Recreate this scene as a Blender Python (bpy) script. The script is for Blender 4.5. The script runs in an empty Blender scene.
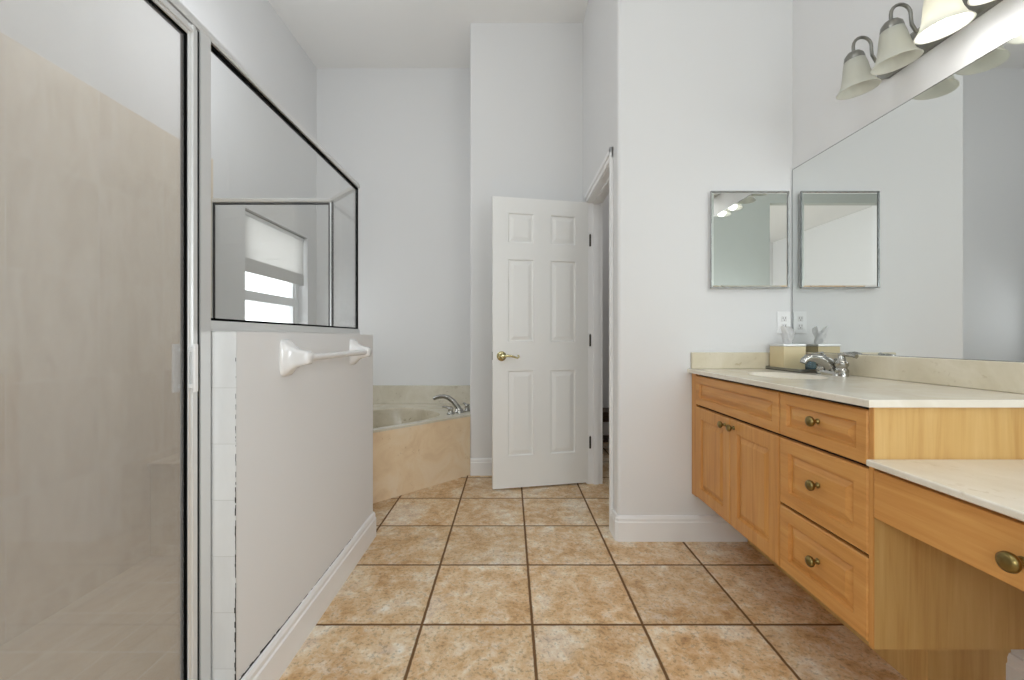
import bpy, bmesh, math, random
from mathutils import Vector, Matrix
random.seed(7)
S = bpy.context.scene
COL = S.collection
PI = math.pi

# ---------------------------------------------------------------- camera, world, lights, exposure
cam = bpy.data.objects.new('camera', bpy.data.cameras.new('camera'))
COL.objects.link(cam)
cam.location = (0, 0, 1.06)
cam.rotation_euler = (PI / 2, 0, 0)
cam.data.sensor_width = 36
cam.data.lens = 420 / 1024 * 36
cam.data.shift_x = 2 / 1024
cam.data.shift_y = -2 / 1024
cam.data.clip_start = 0.02
S.camera = cam

S.view_settings.view_transform = 'Standard'
S.view_settings.look = 'None'
S.view_settings.gamma = 1
S.view_settings.use_curve_mapping = False
S.view_settings.exposure = 0.09
S.cycles.use_denoising = True
S.cycles.max_bounces = 12
S.cycles.diffuse_bounces = 6
S.cycles.glossy_bounces = 8
S.cycles.transparent_max_bounces = 24
S.cycles.sample_clamp_indirect = 4
S.cycles.caustics_reflective = True
S.cycles.blur_glossy = 0.3
S.cycles.caustics_refractive = False

w = bpy.data.worlds.new('daylight')
S.world = w
w.use_nodes = True
bg = w.node_tree.nodes['Background']
bg.inputs[0].default_value = (0.96, 0.98, 1.0, 1)
bg.inputs[1].default_value = 3.2


def area(name, loc, size, power, rot=(0, 0, 0), col=(1, 1, 1), spread=PI):
    l = bpy.data.lights.new(name, 'AREA')
    l.shape = 'RECTANGLE'
    l.size, l.size_y = size
    l.energy = power
    l.color = col
    l.spread = spread
    o = bpy.data.objects.new(name, l)
    COL.objects.link(o)
    o.location = loc
    o.rotation_euler = rot
    return o




def point_fill(name, loc, radius, power, col=(1, 1, 1)):
    l = bpy.data.lights.new(name, 'POINT')
    l.energy = power
    l.shadow_soft_size = radius
    l.color = col
    o = bpy.data.objects.new(name, l)
    COL.objects.link(o)
    o.location = loc
    return o


point_fill('high_fill', (-0.4, 0.1, 2.9), 0.25, 17, col=(0.885, 0.942, 1.0))  # added overhead fill light, no fitting hangs here
point_fill('right_fill', (1.0, -0.3, 2.1), 0.22, 10, col=(0.885, 0.942, 1.0))  # unseen fill added to brighten the half wall and door
point_fill('low_right_fill', (1.1, -0.6, 1.4), 0.22, 18, col=(0.885, 0.942, 1.0))  # fill added at desk height; no lamp stands here
point_fill('camera_fill', (0.0, -0.6, 1.2), 0.25, 26, col=(0.885, 0.942, 1.0))  # frontal fill added by the camera to flatten the lighting
point_fill('tub_fill', (-1.2, 2.15, 2.6), 0.2, 9, col=(0.92, 0.96, 1.0))  # invented fill that lifts the shower and tub corner
point_fill('toilet_room_fill', (1.15, 3.2, 2.6), 0.2, 4, col=(1, 0.98, 0.96))  # fill added so the toilet room doorway is less dark
area('bedroom_fill', (1.86, -2.9, 1.6), (2.0, 2.4), 75, rot=(0, PI / 2, 0), col=(0.97, 0.985, 1.0))  # added area fill standing in for bedroom daylight; no window is built


# ---------------------------------------------------------------- materials
def s2l(c):
    return c / 12.92 if c <= 0.04045 else ((c + 0.055) / 1.055) ** 2.4


def rgb(h):
    return tuple(s2l(int(h[i:i + 2], 16) / 255) for i in (0, 2, 4)) + (1,)


class NT:
    """small helper round a node tree"""
    def __init__(s, name):
        s.m = bpy.data.materials.new(name)
        s.m.use_nodes = True
        s.t = s.m.node_tree
        s.b = s.t.nodes['Principled BSDF']
        s.out = s.t.nodes['Material Output']

    def n(s, kind, **kw):
        nd = s.t.nodes.new(kind)
        for k, v in kw.items():
            setattr(nd, k, v)
        return nd

    def l(s, a, b):
        s.t.links.new(a, b)

    def put(s, sock, v):
        if hasattr(v, 'is_linked'):
            s.l(v, sock)
        else:
            sock.default_value = v

    def math(s, op, a, b=0.0, c=None, clamp=False):
        nd = s.n('ShaderNodeMath', operation=op, use_clamp=clamp)
        s.put(nd.inputs[0], a)
        s.put(nd.inputs[1], b)
        if c is not None:
            s.put(nd.inputs[2], c)
        return nd.outputs[0]

    def coord(s):
        return s.n('ShaderNodeTexCoord').outputs['Object']

    def mapping(s, vec, scale=(1, 1, 1), loc=(0, 0, 0), rot=(0, 0, 0)):
        nd = s.n('ShaderNodeMapping')
        s.l(vec, nd.inputs[0])
        nd.inputs['Location'].default_value = loc
        nd.inputs['Rotation'].default_value = rot
        nd.inputs['Scale'].default_value = scale
        return nd.outputs[0]

    def noise(s, vec, scale, detail=4, rough=0.55, dist=0.0):
        nd = s.n('ShaderNodeTexNoise')
        s.l(vec, nd.inputs['Vector'])
        nd.inputs['Scale'].default_value = scale
        nd.inputs['Detail'].default_value = detail
        nd.inputs['Roughness'].default_value = rough
        nd.inputs['Distortion'].default_value = dist
        return nd.outputs[0]

    def ramp(s, f, stops):
        nd = s.n('ShaderNodeValToRGB')
        s.l(f, nd.inputs[0])
        e = nd.color_ramp.elements
        while len(e) < len(stops):
            e.new(0.5)
        for i, (p, c) in enumerate(stops):
            e[i].position = p
            e[i].color = rgb(c) if isinstance(c, str) else (c, c, c, 1)
        return nd.outputs[0]

    def mix(s, f, a, b, mode='MIX'):
        nd = s.n('ShaderNodeMix', data_type='RGBA', blend_type=mode)
        s.put(nd.inputs[0], f)
        s.put(nd.inputs[6], a)
        s.put(nd.inputs[7], b)
        return nd.outputs[2]

    def bump(s, h, strength, dist=0.01):
        nd = s.n('ShaderNodeBump')
        s.l(h, nd.inputs['Height'])
        nd.inputs['Strength'].default_value = strength
        nd.inputs['Distance'].default_value = dist
        s.l(nd.outputs[0], s.b.inputs['Normal'])

    def base(s, c, rough=0.5, metal=0.0, spec=0.5):
        s.put(s.b.inputs['Base Color'], rgb(c) if isinstance(c, str) else c)
        s.put(s.b.inputs['Roughness'], rough)
        s.b.inputs['Metallic'].default_value = metal
        s.b.inputs['Specular IOR Level'].default_value = spec
        return s.m


def plain(name, c, rough=0.5, metal=0.0, spec=0.5, noise=0.0, nscale=30):
    t = NT(name)
    if noise:
        f = t.noise(t.coord(), nscale, 3)
        lo = tuple(x * (1 - noise) for x in rgb(c)[:3]) + (1,)
        c = t.mix(f, lo, rgb(c))
    return t.base(c, rough, metal, spec)


def paint(name, c, rough=0.7):
    t = NT(name)
    f = t.noise(t.coord(), 180, 2)
    g = t.noise(t.coord(), 1.3, 2)
    lo = tuple(x * 0.975 for x in rgb(c)[:3]) + (1,)
    t.base(t.mix(g, lo, rgb(c)), rough, 0, 0.3)
    t.bump(f, 0.06, 0.002)
    return t.m


def grid(t, u, v, su, sv, ou, ov, width):
    """line mask (1 on the joint) and per-tile random numbers"""
    outs, ids = [], []
    for c, sz, o in ((u, su, ou), (v, sv, ov)):
        q = t.math('DIVIDE', t.math('SUBTRACT', c, o), sz)
        fr = t.math('FRACT', q)
        ids.append(t.math('FLOOR', q))
        d = t.math('MULTIPLY', t.math('MINIMUM', fr, t.math('SUBTRACT', 1.0, fr)), sz)
        outs.append(d)
    d = t.math('MINIMUM', outs[0], outs[1])
    mr = t.n('ShaderNodeMapRange')
    t.l(d, mr.inputs[0])
    mr.inputs[1].default_value = width * 0.35
    mr.inputs[2].default_value = width * 0.65
    mr.inputs[3].default_value = 1
    mr.inputs[4].default_value = 0
    cb = t.n('ShaderNodeCombineXYZ')
    t.l(ids[0], cb.inputs[0])
    t.l(ids[1], cb.inputs[1])
    wn = t.n('ShaderNodeTexWhiteNoise', noise_dimensions='2D')
    t.l(cb.outputs[0], wn.inputs[0])
    return mr.outputs[0], wn.outputs[0], wn.outputs[1]


def floor_tile():
    t = NT('floor_tile')
    co = t.coord()
    sp = t.n('ShaderNodeSeparateXYZ')
    t.l(co, sp.inputs[0])
    wob = t.math('MULTIPLY', t.math('SUBTRACT', t.noise(co, 28, 2), 0.5), 0.004)
    line, rnd, rcol = grid(t, t.math('ADD', sp.outputs[0], wob), t.math('ADD', sp.outputs[1], wob), 0.4085, 0.4085, -0.326, 1.553, 0.0105)
    va = t.n('ShaderNodeVectorMath', operation='MULTIPLY_ADD')
    t.l(rcol, va.inputs[0])
    va.inputs[1].default_value = (9, 9, 9)
    t.l(co, va.inputs[2])
    v = va.outputs[0]
    a = t.noise(v, 4.6, 6, 0.62, 0.25)
    b = t.noise(v, 17, 8, 0.75, 0.35)
    d = t.noise(v, 85, 3, 0.6)
    c1 = t.ramp(a, [(0.34, 'C09464'), (0.47, 'D6B184'), (0.55, 'E3CAA6'), (0.62, 'F0E8DA')])
    c2 = t.ramp(b, [(0.33, '9C6E42'), (0.44, 'D0A878'), (0.55, 'E5CFAE'), (0.63, 'F4EDE0')])
    c = t.mix(0.55, c1, c2)
    sp2 = t.ramp(d, [(0.36, 0.35), (0.46, 1.0)])
    c = t.mix(0.45, c, sp2, 'MULTIPLY')
    tint = t.math('MULTIPLY_ADD', rnd, 0.14, 0.92)
    cc = t.n('ShaderNodeCombineColor')
    for i in range(3):
        t.l(tint, cc.inputs[i])
    c = t.mix(1.0, c, cc.outputs[0], 'MULTIPLY')
    c = t.mix(line, c, rgb('70502F'))
    r = t.math('MULTIPLY_ADD', line, 0.4, t.math('MULTIPLY_ADD', b, 0.25, 0.28))
    t.base(c, r, 0, 0.4)
    h = t.math('SUBTRACT', t.math('MULTIPLY', b, 0.25), line)
    t.bump(h, 0.35, 0.004)
    return t.m


def shower_tile(name, axes, su, sv, ou, ov, cols, grout, width=0.004):
    t = NT(name)
    co = t.coord()
    sp = t.n('ShaderNodeSeparateXYZ')
    t.l(co, sp.inputs[0])
    line, rnd, rcol = grid(t, sp.outputs[axes[0]], sp.outputs[axes[1]], su, sv, ou, ov, width)
    va = t.n('ShaderNodeVectorMath', operation='MULTIPLY_ADD')
    t.l(rcol, va.inputs[0])
    va.inputs[1].default_value = (5, 5, 5)
    t.l(co, va.inputs[2])
    sc = [7, 7, 7]
    sc[axes[1]] = 2.2
    a = t.noise(t.mapping(va.outputs[0], tuple(sc)), 1.6, 5, 0.6, 0.8)
    c = t.ramp(a, [(0.28, cols[0]), (0.5, cols[1]), (0.72, cols[2])])
    tint = t.math('MULTIPLY_ADD', rnd, 0.05, 0.96)
    cc = t.n('ShaderNodeCombineColor')
    for i in range(3):
        t.l(tint, cc.inputs[i])
    c = t.mix(1.0, c, cc.outputs[0], 'MULTIPLY')
    c = t.mix(line, c, rgb(grout))
    t.base(c, 0.35, 0, 0.4)
    t.bump(t.math('SUBTRACT', 0.0, line), 0.25, 0.002)
    return t.m


def wood(name, axis, dark, mid, light, rough=0.38):
    t = NT(name)
    co = t.coord()
    sc = [16, 16, 16]
    sc[axis] = 1.1
    v = t.mapping(co, tuple(sc))
    a = t.noise(v, 1.2, 4, 0.6, 1.2)
    sc2 = [90, 90, 90]
    sc2[axis] = 3
    b = t.noise(t.mapping(co, tuple(sc2)), 1.5, 3, 0.6)
    f = t.math('ADD', t.math('MULTIPLY', a, 0.75), t.math('MULTIPLY', b, 0.25))
    c = t.ramp(f, [(0.28, dark), (0.48, mid), (0.70, light)])
    t.base(c, rough, 0, 0.45)
    t.bump(b, 0.04, 0.002)
    return t.m


def marble(name, cols, spot, rough=0.18):
    t = NT(name)
    co = t.coord()
    a = t.noise(co, 5, 5, 0.6, 1.0)
    b = t.noise(co, 38, 4, 0.6, 0.6)
    k = t.noise(co, 9, 3, 0.5)
    c = t.ramp(a, [(0.3, cols[0]), (0.5, cols[1]), (0.7, cols[2])])
    m = t.math('MULTIPLY', t.ramp(b, [(0.60, 0.0), (0.70, 1.0)]), t.ramp(k, [(0.50, 0.0), (0.62, 0.55)]))
    c = t.mix(m, c, rgb(spot))
    t.base(c, rough, 0, 0.5)
    return t.m


def fresnel(t, ior):
    """the same reflection on either face of a pane"""
    geo = t.n('ShaderNodeNewGeometry')
    fr = t.n('ShaderNodeFresnel')
    t.l(t.math('MULTIPLY_ADD', geo.outputs['Backfacing'], 1 / ior - ior, ior), fr.inputs[0])
    return fr


def glass(name, tint, ior=1.45, gloss=1.0):
    t = NT(name)
    tr = t.n('ShaderNodeBsdfTransparent')
    tr.inputs[0].default_value = tint
    gl = t.n('ShaderNodeBsdfGlossy')
    gl.inputs[1].default_value = 0.01
    fr = fresnel(t, ior)
    ms = t.n('ShaderNodeMixShader')
    t.l(t.math('MULTIPLY', fr.outputs[0], gloss), ms.inputs[0])
    t.l(tr.outputs[0], ms.inputs[1])
    t.l(gl.outputs[0], ms.inputs[2])
    t.l(ms.outputs[0], t.out.inputs[0])
    return t.m


def hazed_glass(name, tint, haze):
    """glass with a diffuse haze mixed in to brighten the view through it"""
    t = NT(name)
    tr = t.n('ShaderNodeBsdfTransparent')
    tr.inputs[0].default_value = tint
    gl = t.n('ShaderNodeBsdfGlossy')
    gl.inputs[1].default_value = 0.01
    fr = fresnel(t, 1.45)
    df = t.n('ShaderNodeBsdfDiffuse')
    df.inputs[0].default_value = (0.8, 0.79, 0.77, 1)
    m0 = t.n('ShaderNodeMixShader')
    m0.inputs[0].default_value = haze
    t.l(tr.outputs[0], m0.inputs[1])
    t.l(df.outputs[0], m0.inputs[2])
    ms = t.n('ShaderNodeMixShader')
    t.l(fr.outputs[0], ms.inputs[0])
    t.l(m0.outputs[0], ms.inputs[1])
    t.l(gl.outputs[0], ms.inputs[2])
    t.l(ms.outputs[0], t.out.inputs[0])
    return t.m


def translucent(name, c, share, rough=0.4):
    t = NT(name)
    t.base(c, rough, 0, 0.4)
    tl = t.n('ShaderNodeBsdfTranslucent')
    tl.inputs[0].default_value = rgb(c)
    ms = t.n('ShaderNodeMixShader')
    ms.inputs[0].default_value = share
    t.l(t.b.outputs[0], ms.inputs[1])
    t.l(tl.outputs[0], ms.inputs[2])
    t.l(ms.outputs[0], t.out.inputs[0])
    return t.m


def glow(name, c, strength):
    t = NT(name)
    t.base(c, 0.4)
    t.b.inputs['Emission Color'].default_value = rgb(c)
    t.b.inputs['Emission Strength'].default_value = strength
    return t.m


M = {
    'wall': paint('wall_paint', 'E3E3E3'),
    'greywall': paint('grey_wall_paint', 'B6BAB3'),
    'ceil': paint('ceiling_paint', 'F1F0EE'),
    'trim': plain('trim_paint', 'EFEFEF', 0.4, noise=0.02),
    'door': plain('door_paint', 'F0F0EE', 0.38, noise=0.02, nscale=4),
    'floor': floor_tile(),
    'stile': shower_tile('shower_wall_tile', (1, 2), 0.33, 0.405, 1.45, 0.09, ('D6C7B1', 'DED1BD', 'E4D9C9'), 'E2D9CB', 0.003),
    'btile': shower_tile('shower_bench_tile', (0, 2), 0.33, 0.405, -1.75, 0.05, ('D2C2AA', 'DACCB6', 'E0D4C2'), 'DED4C5', 0.003),
    'sfloor': shower_tile('shower_floor_tile', (0, 1), 0.2, 0.2, -1.75, 0.41, ('D0BFA6', 'D8C8B1', 'DED0BC'), 'E0D6C8', 0.004),
    'etile': shower_tile('white_edge_tile', (0, 2), 0.3, 0.15, -0.79, 0.027, ('D6D6D5', 'DBDBDA', 'DFDFDE'), 'C9C9C6', 0.002),
    'wood': wood('maple_front', 2, 'B67C3A', 'CA8F4C', 'D6A15D'),
    'woodh': wood('maple_rail', 1, 'B77D3B', 'CB904D', 'D7A25E'),
    'woodside': wood('maple_panel', 2, 'B98C50', 'CAA264', 'D4B074'),
    'marble': marble('cream_marble', ('DAD1C0', 'E1DACB', 'E8E2D6'), 'C4B79E'),
    'splash': marble('mottled_marble', ('CABFA6', 'D4CAB2', 'DDD4C0'), 'AE9C78', 0.22),
    'tubmarble': marble('tub_marble', ('CDC5B2', 'D6CFBE', 'DED8CA'), 'A2957A', 0.2),
    'basinmarble': marble('basin_marble', ('BDB29B', 'C9BFA9', 'D3CAB6'), '8F836A', 0.2),
    'apron': marble('apron_marble', ('E4C8A4', 'EED6B3', 'F2DFC4'), 'B48A5E', 0.25),
    'chrome': plain('chrome', 'AEADA8', 0.08, 1.0),
    'alu': plain('bright_aluminium', 'E4E4E3', 0.3, 0.55, noise=0.03, nscale=200),
    'nickel': plain('brushed_nickel', '8F8E88', 0.3, 1.0, noise=0.08, nscale=120),
    'brass': plain('antique_brass', '8C7A4C', 0.28, 1.0, noise=0.25, nscale=60),
    'pbrass': plain('polished_brass', 'C6BC90', 0.12, 1.0),
    'bronze': plain('dark_hinge', '4A463E', 0.4, 0.8),
    'black': plain('black_gasket', '080808', 0.8, spec=0.05),
    'dark': plain('painted_gap_shade', '2A211A', 0.8),  # dark colour painted in as shade behind the cabinet fronts
    'mirror': plain('mirror_silver', 'E6E8E7', 0.0, 1.0),
    'mirroredge': plain('mirror_edge', 'A4A6A5', 0.25, 0.8),
    'glass': glass('shower_glass', (0.985, 0.988, 0.986, 1)),
    'doorglass': hazed_glass('shower_door_glass', (0.94, 0.935, 0.93, 1), 0.17),  # haze painted into the pane to lift the shower's tone
    'wglass': glass('window_glass', (0.98, 0.99, 0.99, 1)),
    'bluglass': glass('blue_tumbler_glass', (0.74, 0.83, 0.90, 1), 1.5),
    'ceramic': plain('white_ceramic', 'E2E1E0', 0.12, noise=0.01),
    'plastic': plain('white_plastic', 'EDEDED', 0.35, noise=0.01),
    'slot': plain('slot_dark', '33312E', 0.6),
    'vinyl': plain('white_window_vinyl', 'E6E8EA', 0.4, noise=0.02),
    'blind': translucent('blind_fabric', 'EBEAE8', 0.5, 0.9),
    'hem': translucent('blind_hem_fabric', 'CFCECC', 0.18, 0.9),
    'shade': translucent('frosted_shade', 'ECECE5', 0.6, 0.3),
    'bulb': glow('lit_bulb', 'FFF8EC', 2),
    'bulboff': plain('unlit_bulb', 'F0EEE6', 0.3),
    'cream': plain('cream_box', 'DCCBA2', 0.35, noise=0.06, nscale=14),
    'paper': translucent('tissue_paper', 'F8F8F8', 0.4, 0.9),
    'traym': plain('smoked_tray', '77756E', 0.15, 0.6),
    'carpet': plain('beige_carpet', 'C9BFAE', 0.95, noise=0.15, nscale=300),
    'darkwood': wood('dark_stool_wood', 0, '2C1B10', '3E2818', '4C3220', 0.5),
    'crack': plain('cracked_caulk', '2E2B28', 0.9),
}


# ---------------------------------------------------------------- mesh helpers
class MB:
    def __init__(s):
        s.bm = bmesh.new()
        s.mi = 0

    def f(s, vs):
        try:
            fc = s.bm.faces.new(vs)
            fc.material_index = s.mi
            return fc
        except ValueError:
            return None

    def box(s, x0, x1, y0, y1, z0, z1, bev=0.0, seg=2):
        vs = [s.bm.verts.new((x, y, z)) for x in (x0, x1) for y in (y0, y1) for z in (z0, z1)]
        idx = [(0, 1, 3, 2), (4, 6, 7, 5), (0, 4, 5, 1), (2, 3, 7, 6), (0, 2, 6, 4), (1, 5, 7, 3)]
        fs = [s.f([vs[i] for i in q]) for q in idx]
        if bev:
            es = list({e for fc in fs for e in fc.edges})
            r = bmesh.ops.bevel(s.bm, geom=es, offset=bev, segments=seg, profile=0.5, affect='EDGES')
            for fc in r['faces']:
                fc.material_index = s.mi
        return s

    def prism(s, poly, z0, z1):
        a = [s.bm.verts.new((x, y, z0)) for x, y in poly]
        b = [s.bm.verts.new((x, y, z1)) for x, y in poly]
        n = len(poly)
        s.f(a[::-1])
        s.f(b)
        for i in range(n):
            s.f([a[i], a[(i + 1) % n], b[(i + 1) % n], b[i]])
        return s

    def lathe(s, prof, origin=(0, 0, 0), axis=(0, 0, 1), seg=24, cap=True, sx=1.0):
        ax = Vector(axis).normalized()
        up = Vector((0, 0, 1)) if abs(ax.z) < 0.9 else Vector((1, 0, 0))
        u = ax.cross(up).normalized()
        v = ax.cross(u)
        o = Vector(origin)
        rings = []
        for r, h in prof:
            if r < 1e-6:
                rings.append([s.bm.verts.new(o + ax * h)])
            else:
                rings.append([s.bm.verts.new(o + ax * h + u * (r * sx * math.cos(2 * PI * k / seg)) + v * (r * math.sin(2 * PI * k / seg))) for k in range(seg)])
        s._skin(rings, cap)
        return s

    def _skin(s, rings, cap=True):
        for a, b in zip(rings, rings[1:]):
            n = max(len(a), len(b))
            for k in range(n):
                k2 = (k + 1) % n
                if len(a) == 1 and len(b) == 1:
                    continue
                if len(a) == 1:
                    s.f([a[0], b[k], b[k2]])
                elif len(b) == 1:
                    s.f([a[k], a[k2], b[0]])
                else:
                    s.f([a[k], a[k2], b[k2], b[k]])
        if cap:
            for r in (rings[0], rings[-1]):
                if len(r) > 2:
                    s.f(r)

    def tube(s, pts, rad, seg=12, cap=True, flat=None):
        """pts list of points, rad a number or a list; flat=(axis vector, factor) squashes the section"""
        pts = [Vector(p) for p in pts]
        n = len(pts)
        if not isinstance(rad, (list, tuple)):
            rad = [rad] * n
        rings = []
        t0 = (pts[1] - pts[0]).normalized()
        up = Vector((0, 0, 1)) if abs(t0.z) < 0.9 else Vector((1, 0, 0))
        u = t0.cross(up).normalized()
        for i, p in enumerate(pts):
            t = (pts[min(i + 1, n - 1)] - pts[max(i - 1, 0)]).normalized()
            u = (u - t * u.dot(t)).normalized()
            v = t.cross(u)
            ring = []
            for k in range(seg):
                d = u * (rad[i] * math.cos(2 * PI * k / seg)) + v * (rad[i] * math.sin(2 * PI * k / seg))
                if flat:
                    fa = Vector(flat[0]).normalized()
                    d = d - fa * d.dot(fa) * (1 - flat[1])
                ring.append(s.bm.verts.new(p + d))
            rings.append(ring)
        s._skin(rings, cap)
        return s

    def nest(s, fn, u0, v0, u1, v1, rings, back=None):
        """nested rectangles: fn(u,v,d) maps to a point; rings = [(inset, depth)]"""
        prev = None
        first = None
        for ins, d in rings:
            c = [(u0 + ins, v0 + ins), (u1 - ins, v0 + ins), (u1 - ins, v1 - ins), (u0 + ins, v1 - ins)]
            r = [s.bm.verts.new(fn(u, v, d)) for u, v in c]
            if prev:
                for k in range(4):
                    s.f([prev[k], prev[(k + 1) % 4], r[(k + 1) % 4], r[k]])
            else:
                first = r
            prev = r
        s.f(prev)
        if back is not None:
            b = [s.bm.verts.new(fn(u, v, back)) for u, v in ((u0, v0), (u1, v0), (u1, v1), (u0, v1))]
            for k in range(4):
                s.f([first[k], first[(k + 1) % 4], b[(k + 1) % 4], b[k]])
            s.f(b[::-1])
        return s

    def sweep(s, path, prof, closed=False):
        """sweep a profile [(out, z)] along a 2-D path; 'out' is to the right of the direction of travel"""
        n = len(path)
        P = [Vector(p) for p in path]
        rings = []
        for i in range(n):
            d0 = (P[i] - P[i - 1]).normalized() if i > 0 else (P[1] - P[0]).normalized()
            d1 = (P[i + 1] - P[i]).normalized() if i < n - 1 else d0
            n0 = Vector((d0.y, -d0.x))
            n1 = Vector((d1.y, -d1.x))
            m = (n0 + n1).normalized()
            k = 1 / max(0.3, m.dot(n0))
            rings.append([s.bm.verts.new((P[i].x + m.x * k * o, P[i].y + m.y * k * o, z)) for o, z in prof])
        q = len(prof)
        for a, b in zip(rings, rings[1:]):
            for k in range(q):
                s.f([a[k], a[(k + 1) % q], b[(k + 1) % q], b[k]])
        s.f(rings[0])
        s.f(rings[-1][::-1])
        return s

    def mat(s, i):
        s.mi = i
        return s

    def build(s, name, mats, parent=None, smooth=None, origin=None, recalc=True):
        bm = s.bm
        if recalc:
            bmesh.ops.recalc_face_normals(bm, faces=bm.faces)
        o = Vector(origin) if origin is not None else (Vector(BASE.get(parent.name, (0, 0, 0))) if parent else Vector((0, 0, 0)))
        if o.length:
            bmesh.ops.translate(bm, verts=bm.verts, vec=-o)
        me = bpy.data.meshes.new(name)
        if smooth:
            for fc in bm.faces:
                fc.smooth = True
            lim = math.radians(smooth)
            for e in bm.edges:
                if len(e.link_faces) == 2 and e.calc_face_angle(0) > lim:
                    e.smooth = False
        bm.to_mesh(me)
        bm.free()
        for m in (mats if isinstance(mats, (list, tuple)) else [mats]):
            me.materials.append(M[m] if isinstance(m, str) else m)
        ob = bpy.data.objects.new(name, me)
        COL.objects.link(ob)
        if parent:
            ob.parent = parent
            BASE[ob.name] = tuple(o)
        else:
            ob.location = o
        return ob


BASE = {}


def thing(name, label, cat, loc=(0, 0, 0), rotz=0, group=None, local=False):
    o = bpy.data.objects.new(name, None)
    COL.objects.link(o)
    o.empty_display_size = 0.05
    o.location = loc
    o.rotation_euler = (0, 0, rotz)
    o['label'] = label
    o['category'] = cat
    if group:
        o['group'] = group
    BASE[o.name] = (0, 0, 0) if local else tuple(loc)
    return o


def tag(o, label, cat, group=None):
    o['label'] = label
    o['category'] = cat
    if group:
        o['group'] = group
    return o


def struct(o):
    o['kind'] = 'structure'
    return o


def rounded(cx, cy, r, a0, a1, n=8):
    return [(cx + r * math.cos(math.radians(a0 + (a1 - a0) * k / n)), cy + r * math.sin(math.radians(a0 + (a1 - a0) * k / n))) for k in range(n + 1)]


# ---------------------------------------------------------------- room shell
H = 3.5
XR, XL = 1.48, -1.75
m = MB().box(-2.1, 2.0, -1.3, 4.5, -0.1, 0.0)
struct(m.build('floor', 'floor'))
m = MB().box(-2.1, 2.0, -1.3, 4.5, H, H + 0.1)
struct(m.build('ceiling', 'ceil'))

# left wall with the tub window opening
WY0, WY1, WZ0, WZ1 = 2.775, 3.635, 0.95, 1.922
m = MB()
m.box(XL - 0.17, XL, 0.26, WY0, 0, H).box(XL - 0.17, XL, WY1, 3.9, 0, H)
m.box(XL - 0.17, XL, WY0, WY1, 0, WZ0).box(XL - 0.17, XL, WY0, WY1, WZ1, H)
wl = struct(m.build('wall_left', 'wall'))
m = MB().box(XL, XL + 0.008, 0.38, 2.465, 0, 2.107)
struct(m.build('wall_tile', 'stile', wl))

m = MB().box(-2.1, -2.0, -1.3, 0.38, 0, H)
struct(m.build('wall_left_rear', 'wall'))

m = MB().box(XL - 0.17, -0.21, 3.8, 3.9, 0, H)
struct(m.build('wall_back', 'wall'))

# wall piece behind the open door: bullnose corner at the tub
r = 0.018
poly = [(0.565, 3.25), (0.565, 3.35), (-0.21, 3.35), (-0.21, 3.8), (-0.31, 3.8)] + rounded(-0.31 + r, 3.25 + r, r, 180, 270)
m = MB().prism(poly, 0, H)
struct(m.build('wall_tub_end', 'wall', smooth=30))

# wall facing the camera beside the vanity, and the doorway wall it turns into
YF, XD = 2.2, 0.565
r = 0.02
poly = rounded(XD + r, YF + r, r, 180, 270) + [(XR, YF), (1.7, YF), (1.7, YF + 0.1), (0.67, YF + 0.1), (0.67, 2.33), (XD, 2.33)]
m = MB().prism(poly, 0, H)
struct(m.build('wall_front', 'wall', smooth=30))
m = MB().box(XD, 0.67, 3.07, 3.35, 0, H).box(XD, 0.67, 2.33, 3.07, 2.056, H)
struct(m.build('wall_doorway', 'wall'))
# door frame: jamb liners, stops and casing
m = MB()
m.box(XD - 0.002, 0.672, 3.05, 3.07, 0, 2.055).box(XD - 0.002, 0.672, 2.33, 2.345, 0, 2.055).box(XD - 0.002, 0.672, 2.345, 3.05, 2.04, 2.055)
m.box(0.605, 0.64, 3.038, 3.05, 0, 2.04).box(0.605, 0.64, 2.345, 2.357, 0, 2.04).box(0.605, 0.64, 2.357, 3.038, 2.028, 2.04)
struct(m.build('trim_1', 'trim'))
m = MB()
for y0, y1, yi in ((2.292, 2.35, 1), (3.055, 3.113, -1)):
    m.box(XD - 0.011, XD, y0, y1, 0, 2.105, 0.003)
    ya, yb = (y0, y0 + 0.03) if yi > 0 else (y1 - 0.03, y1)
    m.box(XD - 0.018, XD - 0.010, ya, yb, 0, 2.105, 0.003)
m.box(XD - 0.011, XD, 2.292, 3.113, 2.045, 2.105, 0.003)
m.box(XD - 0.018, XD - 0.010, 2.292, 3.113, 2.075, 2.105, 0.003)
struct(m.build('trim_2', 'trim'))

m = MB().box(XR, XR + 0.1, -1.3, YF, 0, H)
struct(m.build('wall_right', 'wall'))
# rear wall behind the camera with a wide opening to the bedroom
m = MB().box(-0.48, XR, -1.3, -1.2, 0, H).box(-2.0, -0.48, -1.3, -1.2, 2.84, H)
struct(m.build('wall_rear', 'greywall'))
# wall closing the shower at its near end
poly = [(-2.0, 0.26), (-0.735, 0.26), (-0.735, 0.38), (XL, 0.38), (XL, 0.259), (-2.0, 0.259)][:4] + [(XL, 0.26)]
poly = [(-2.0, 0.2), (-0.735, 0.2), (-0.735, 0.38), (XL, 0.38), (XL, 0.26), (-2.0, 0.26)]
m = MB().prism(poly, 0, H)
struct(m.build('wall_shower', 'wall'))
# toilet room
m = MB().box(1.6, 1.7, 2.3, 4.4, 0, H)
struct(m.build('wall_toilet_right', 'wall'))
m = MB().box(0.57, 1.6, 4.3, 4.4, 0, H)
struct(m.build('wall_toilet_back', 'wall'))
m = MB().box(0.57, 0.67, 3.35, 4.3, 0, H)
struct(m.build('wall_toilet_left', 'wall'))
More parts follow.
